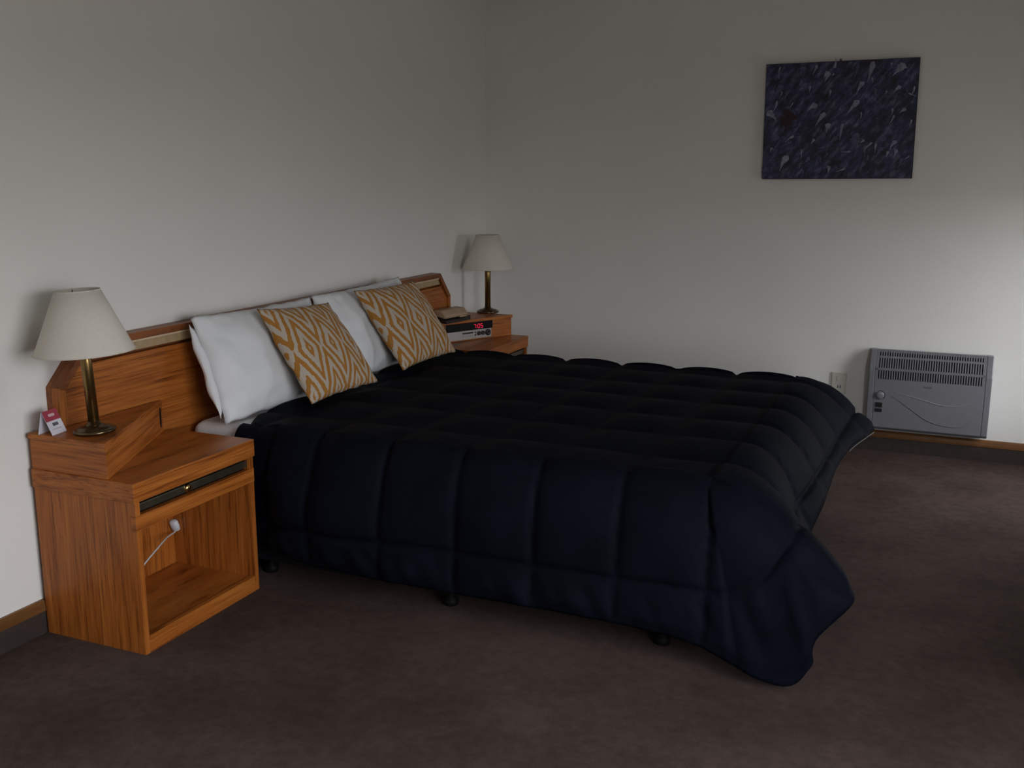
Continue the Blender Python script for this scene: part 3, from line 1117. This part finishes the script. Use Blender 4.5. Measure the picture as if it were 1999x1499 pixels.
# ------------------------------------------------------------------ painting
PX0, PX1, PZ0, PZ1 = 1.6135, 2.3535, 1.4118, 1.9921
pcx, pcz = (PX0 + PX1) / 2, (PZ0 + PZ1) / 2
pw, phh = (PX1 - PX0) / 2, (PZ1 - PZ0) / 2
pt = thing('canvas_painting', 'unframed dark blue abstract canvas with pale flicks hung on the wall', 'painting', (pcx, -0.003, pcz), None, (0, math.radians(-0.5), 0))
link_mesh('canvas', box(-pw, pw, -0.022, -0.002, -phh, phh, 0.002), 'canvas_edge', pt)
link_mesh('painted_face', box(-pw + 0.003, pw - 0.003, -0.0232, -0.0221, -phh + 0.003, phh - 0.003), 'canvas_paint', pt)
hk = lathe([(0.006, -0.008), (0.006, 0.0), (0.003, 0.003)], 14)
hk.transform(Matrix.Rotation(math.radians(90), 4, 'X'))
hk.transform(Matrix.Translation((-0.005, -0.004, phh + 0.008)))
link_mesh('wall_hook', hk, 'print_grey', pt, True)

# flicks and dabs of paint: (px, py) as fractions of the face, length, spread, direction, tone
DABS = [(.41, .10, .055, .05, 250, 0), (.33, .04, .05, .02, 260, 0), (.46, .04, .05, .02, 95, 0), (.10, .05, .06, .012, 262, 0),
        (.71, .06, .10, .045, 242, 0), (.60, .05, .08, .02, 255, 1), (.88, .06, .08, .07, 240, 0), (.88, .24, .05, .03, 235, 0),
        (.65, .21, .065, .035, 232, 0), (.44, .25, .03, .02, 250, 0), (.97, .25, .05, .012, 250, 0), (.95, .30, .04, .012, 350, 0),
        (.34, .37, .06, .05, 220, 0), (.62, .37, .085, .045, 222, 0), (.04, .42, .07, .06, 300, 0), (.23, .38, .045, .03, 275, 1),
        (.39, .45, .075, .04, 250, 0), (.44, .54, .05, .045, 262, 0), (.54, .56, .08, .02, 250, 0), (.08, .34, .06, .018, 240, 0),
        (.85, .48, .05, .015, 250, 0), (.92, .42, .035, .03, 230, 0), (.20, .64, .055, .02, 215, 0), (.49, .66, .05, .035, 205, 1),
        (.62, .63, .05, .06, 300, 1), (.67, .67, .025, .02, 230, 0), (.80, .66, .06, .04, 220, 1), (.88, .70, .055, .03, 235, 0),
        (.76, .72, .045, .015, 250, 0), (.42, .71, .05, .03, 200, 1), (.34, .66, .03, .02, 250, 0), (.06, .73, .025, .02, 260, 0),
        (.17, .83, .085, .055, 238, 0), (.27, .76, .045, .012, 255, 0), (.48, .77, .04, .02, 250, 1), (.58, .76, .045, .012, 195, 0),
        (.79, .75, .05, .035, 250, 1), (.84, .78, .03, .02, 250, 0), (.89, .77, .04, .03, 240, 0), (.45, .90, .035, .03, 270, 0),
        (.55, .91, .05, .012, 215, 0), (.72, .71, .06, .015, 235, 0), (.03, .91, .04, .03, 210, 1), (.15, .95, .03, .025, 260, 1),
        (.27, .20, .035, .02, 250, 1), (.30, .21, .03, .015, 280, 0), (.19, .14, .03, .03, 250, 1), (.74, .26, .06, .025, 265, 1),
        (.52, .40, .09, .05, 222, 1), (.60, .67, .07, .05, 270, 1), (.10, .20, .06, .05, 250, 1), (.16, .25, .06, .03, 250, 1),
        (.36, .20, .05, .03, 230, 1), (.97, .52, .03, .012, 240, 0), (.83, .36, .05, .03, 225, 1), (.25, .05, .05, .05, 260, 1),
        (.69, .88, .05, .03, 230, 1), (.93, .85, .05, .03, 235, 1), (.31, .82, .05, .03, 225, 1), (.09, .63, .05, .03, 230, 1),
        (.18, .68, .06, .035, 220, 1), (.78, .16, .06, .03, 240, 1)]


def dab(bm, fx, fy, ln, sp, ang, seed):
    x0 = -pw + fx * 2 * pw
    z0 = phh - fy * 2 * phh
    a = math.radians(ang)
    d = Vector((math.cos(a), 0, math.sin(a)))
    s = Vector((-d.z, 0, d.x))
    head = Vector((x0, -0.0233, z0)) - d * ln * 0.22
    N = 12
    L, Rr, M = [], [], []
    for k in range(N + 1):
        t = k / N
        wdt = sp * 0.46 * (min(1.0, t / 0.22 + 0.02) ** 0.6) * ((1 - t) ** 1.7) + 0.0011
        c = head + d * (ln * t) + s * (0.12 * ln * math.sin(t * 2.4 + seed))
        jag = 1 + 0.5 * noise.noise(Vector((seed * 3.7, t * 9, 0)))
        L.append(bm.verts.new(c + s * wdt * jag))
        M.append(bm.verts.new(c + Vector((0, -0.0016 * (1 - t) - 0.0004, 0))))
        Rr.append(bm.verts.new(c - s * wdt * (2 - jag)))
    for k in range(N):
        bm.faces.new((L[k], M[k], M[k + 1], L[k + 1]))
        bm.faces.new((M[k], Rr[k], Rr[k + 1], M[k + 1]))


bms = [bmesh.new(), bmesh.new()]
for i, (fx, fy, ln, sp_, ang, tone) in enumerate(DABS):
    dab(bms[tone], fx, fy, ln, sp_, ang, i * 1.3)
rnd = random.Random(11)
for i in range(60):
    dab(bms[1 if rnd.random() < 0.75 else 0], rnd.uniform(.03, .97), rnd.uniform(.04, .96), rnd.uniform(.012, .035), rnd.uniform(.006, .016), rnd.uniform(215, 275), 90 + i)
for nm, b, mt in (('pale_flicks', bms[0], 'dab_pale'), ('blue_flicks', bms[1], 'dab_blue')):
    o = link_mesh(nm, b, mt, pt)
    o['kind'] = 'stuff'
mb = bmesh.new()
for i in range(5):
    dab(mb, .15 + .02 * (i % 3), .41 + .025 * i, .06, .09, 250, i)
link_mesh('maroon_patch', mb, 'dab_maroon', pt)

# ------------------------------------------------------------------ convector heater
HX0, HX1 = 2.226, 2.806
hcx = (HX0 + HX1) / 2
ht = thing('convector_heater', 'pale grey electric convector heater mounted low on the right wall', 'heater', (hcx, 0, 0))
hw = (HX1 - HX0) / 2
HP = [(-0.006, 0.132), (-0.074, 0.132), (-0.088, 0.146), (-0.094, 0.40), (-0.094, 0.446), (-0.088, 0.470), (-0.052, 0.544), (-0.044, 0.548), (-0.006, 0.548)]
for s in (-1, 1):
    a, b = (s * hw, s * (hw - 0.030))
    link_mesh('end_cap', prism(HP, min(a, b), max(a, b), 'x', 0.004), 'heater_enamel', ht)
gi = hw - 0.0303
lowp = [HP[0], HP[1], HP[2], (-0.0935, 0.402), (-0.006, 0.402)]
body = link_mesh('front_panel', prism(lowp, -gi, gi, 'x', 0.0015), 'heater_enamel', ht)
link_mesh('cavity', prism([(-0.006, 0.4025), (-0.076, 0.4025), (-0.076, 0.44), (-0.036, 0.530), (-0.006, 0.530)], -gi, gi, 'x'), 'heater_cavity', ht)
gr = bmesh.new()
line = [Vector((0, -0.0935, 0.4025)), Vector((0, -0.0945, 0.448)), Vector((0, -0.0885, 0.470)), Vector((0, -0.0525, 0.5435)), Vector((0, -0.044, 0.548)), Vector((0, -0.034, 0.548))]
NS = 44
step = 2 * gi / NS
for k in range(NS + 1):
    xc = -gi + k * step
    hwid = step * 0.27
    if k in (0, NS):
        hwid = step * 0.8
    xa, xb = max(xc - hwid, -gi), min(xc + hwid, gi)
    prev = None
    for p in line:
        q = [gr.verts.new((xa, p.y, p.z)), gr.verts.new((xb, p.y, p.z)), gr.verts.new((xb, p.y + 0.006, p.z - 0.003)), gr.verts.new((xa, p.y + 0.006, p.z - 0.003))]
        if prev:
            for e in range(4):
                gr.faces.new((prev[e], prev[(e + 1) % 4], q[(e + 1) % 4], q[e]))
        prev = q
for (y, z, dy, dzv) in ((-0.0945, 0.448, -0.003, 0.011), (-0.0695, 0.509, -0.004, 0.009)):
    b = prism([(y, z), (y + 0.006, z), (y + 0.006 - dy, z + dzv), (y - dy, z + dzv)], -gi, gi, 'x')
    merge(gr, b)
b = prism([(-0.0545, 0.5385), (-0.048, 0.5385), (-0.030, 0.5485), (-0.044, 0.5490)], -gi, gi, 'x')
merge(gr, b)
go = link_mesh('grille', gr, 'heater_enamel', ht)
go['kind'] = 'stuff'
# raised swoosh lines on the front panel


def on_front(x, z, o=0.0006):
    return (x, -0.0877 - (z - 0.146) / (0.402 - 0.146) * 0.0058 - o, z)


for nm, mt, ptsw in (('swoosh_line', 'heater_swoosh_light', [(-.16, .335), (-.10, .325), (-.02, .307), (.05, .29), (.10, .287), (.15, .293), (.20, .312)]),
                     ('swoosh_line', 'heater_swoosh_dark', [(-.17, .315), (-.13, .29), (-.07, .25), (0, .205), (.06, .185), (.13, .178), (.19, .188)])):
    sw = spline([on_front(a, z) for a, z in ptsw], 40)
    link_mesh(nm, tube(sw, [0.0008 + 0.0016 * math.sin(math.pi * k / 39) for k in range(40)], 6), mt, ht, True)
lb = bmesh.new()
for k in range(5):
    x0 = -0.025 + k * 0.0085
    p = on_front(x0, .375)
    box(x0, x0 + 0.0065, p[1] - 0.0006, p[1] + 0.001, 0.370, 0.379 - 0.002 * (k % 2), bm=lb)
link_mesh('badge_print', lb, 'heater_swoosh_dark', ht)
dial = lathe([(0.021, 0), (0.021, 0.008), (0.018, 0.013), (0.006, 0.013)], 28)
dial.transform(Matrix.Rotation(math.radians(90), 4, 'X'))
dial.transform(Matrix.Translation((-hw + 0.062, -0.0895, 0.316)))
dl = link_mesh('thermostat_dial', dial, 'heater_enamel', ht, True)
arc = [(-hw + 0.062 + 0.0245 * math.cos(a), -0.0925, 0.316 + 0.0245 * math.sin(a)) for a in [math.radians(-45 + 5.5 * k) for k in range(28)]]
link_mesh('dial_scale', tube(arc, 0.0018, 6), 'print_dark', dl)
for z0, z1 in ((0.252, 0.277), (0.228, 0.245)):
    link_mesh('rocker_switch', box(-hw + 0.043, -hw + 0.076, -0.0955, -0.086, z0, z1, 0.002), 'black_plastic', ht)

# ------------------------------------------------------------------ wall outlet
oc = thing('wall_outlet', 'cream wall outlet plate between the quilt corner and the heater', 'outlet', (2.072, -0.0005, 0.345))
link_mesh('plate', box(-0.038, 0.038, -0.009, 0.0, -0.058, 0.058, 0.003), 'outlet_plastic', oc)
link_mesh('rocker', box(-0.010, 0.010, -0.0125, -0.0092, 0.012, 0.038, 0.001), 'outlet_plastic', oc)
link_mesh('socket_slot', box(-0.006, -0.001, -0.0098, -0.0091, -0.026, -0.010), 'print_dark', oc)
link_mesh('socket_slot', box(0.006, 0.011, -0.0098, -0.0091, -0.026, -0.010), 'print_dark', oc)
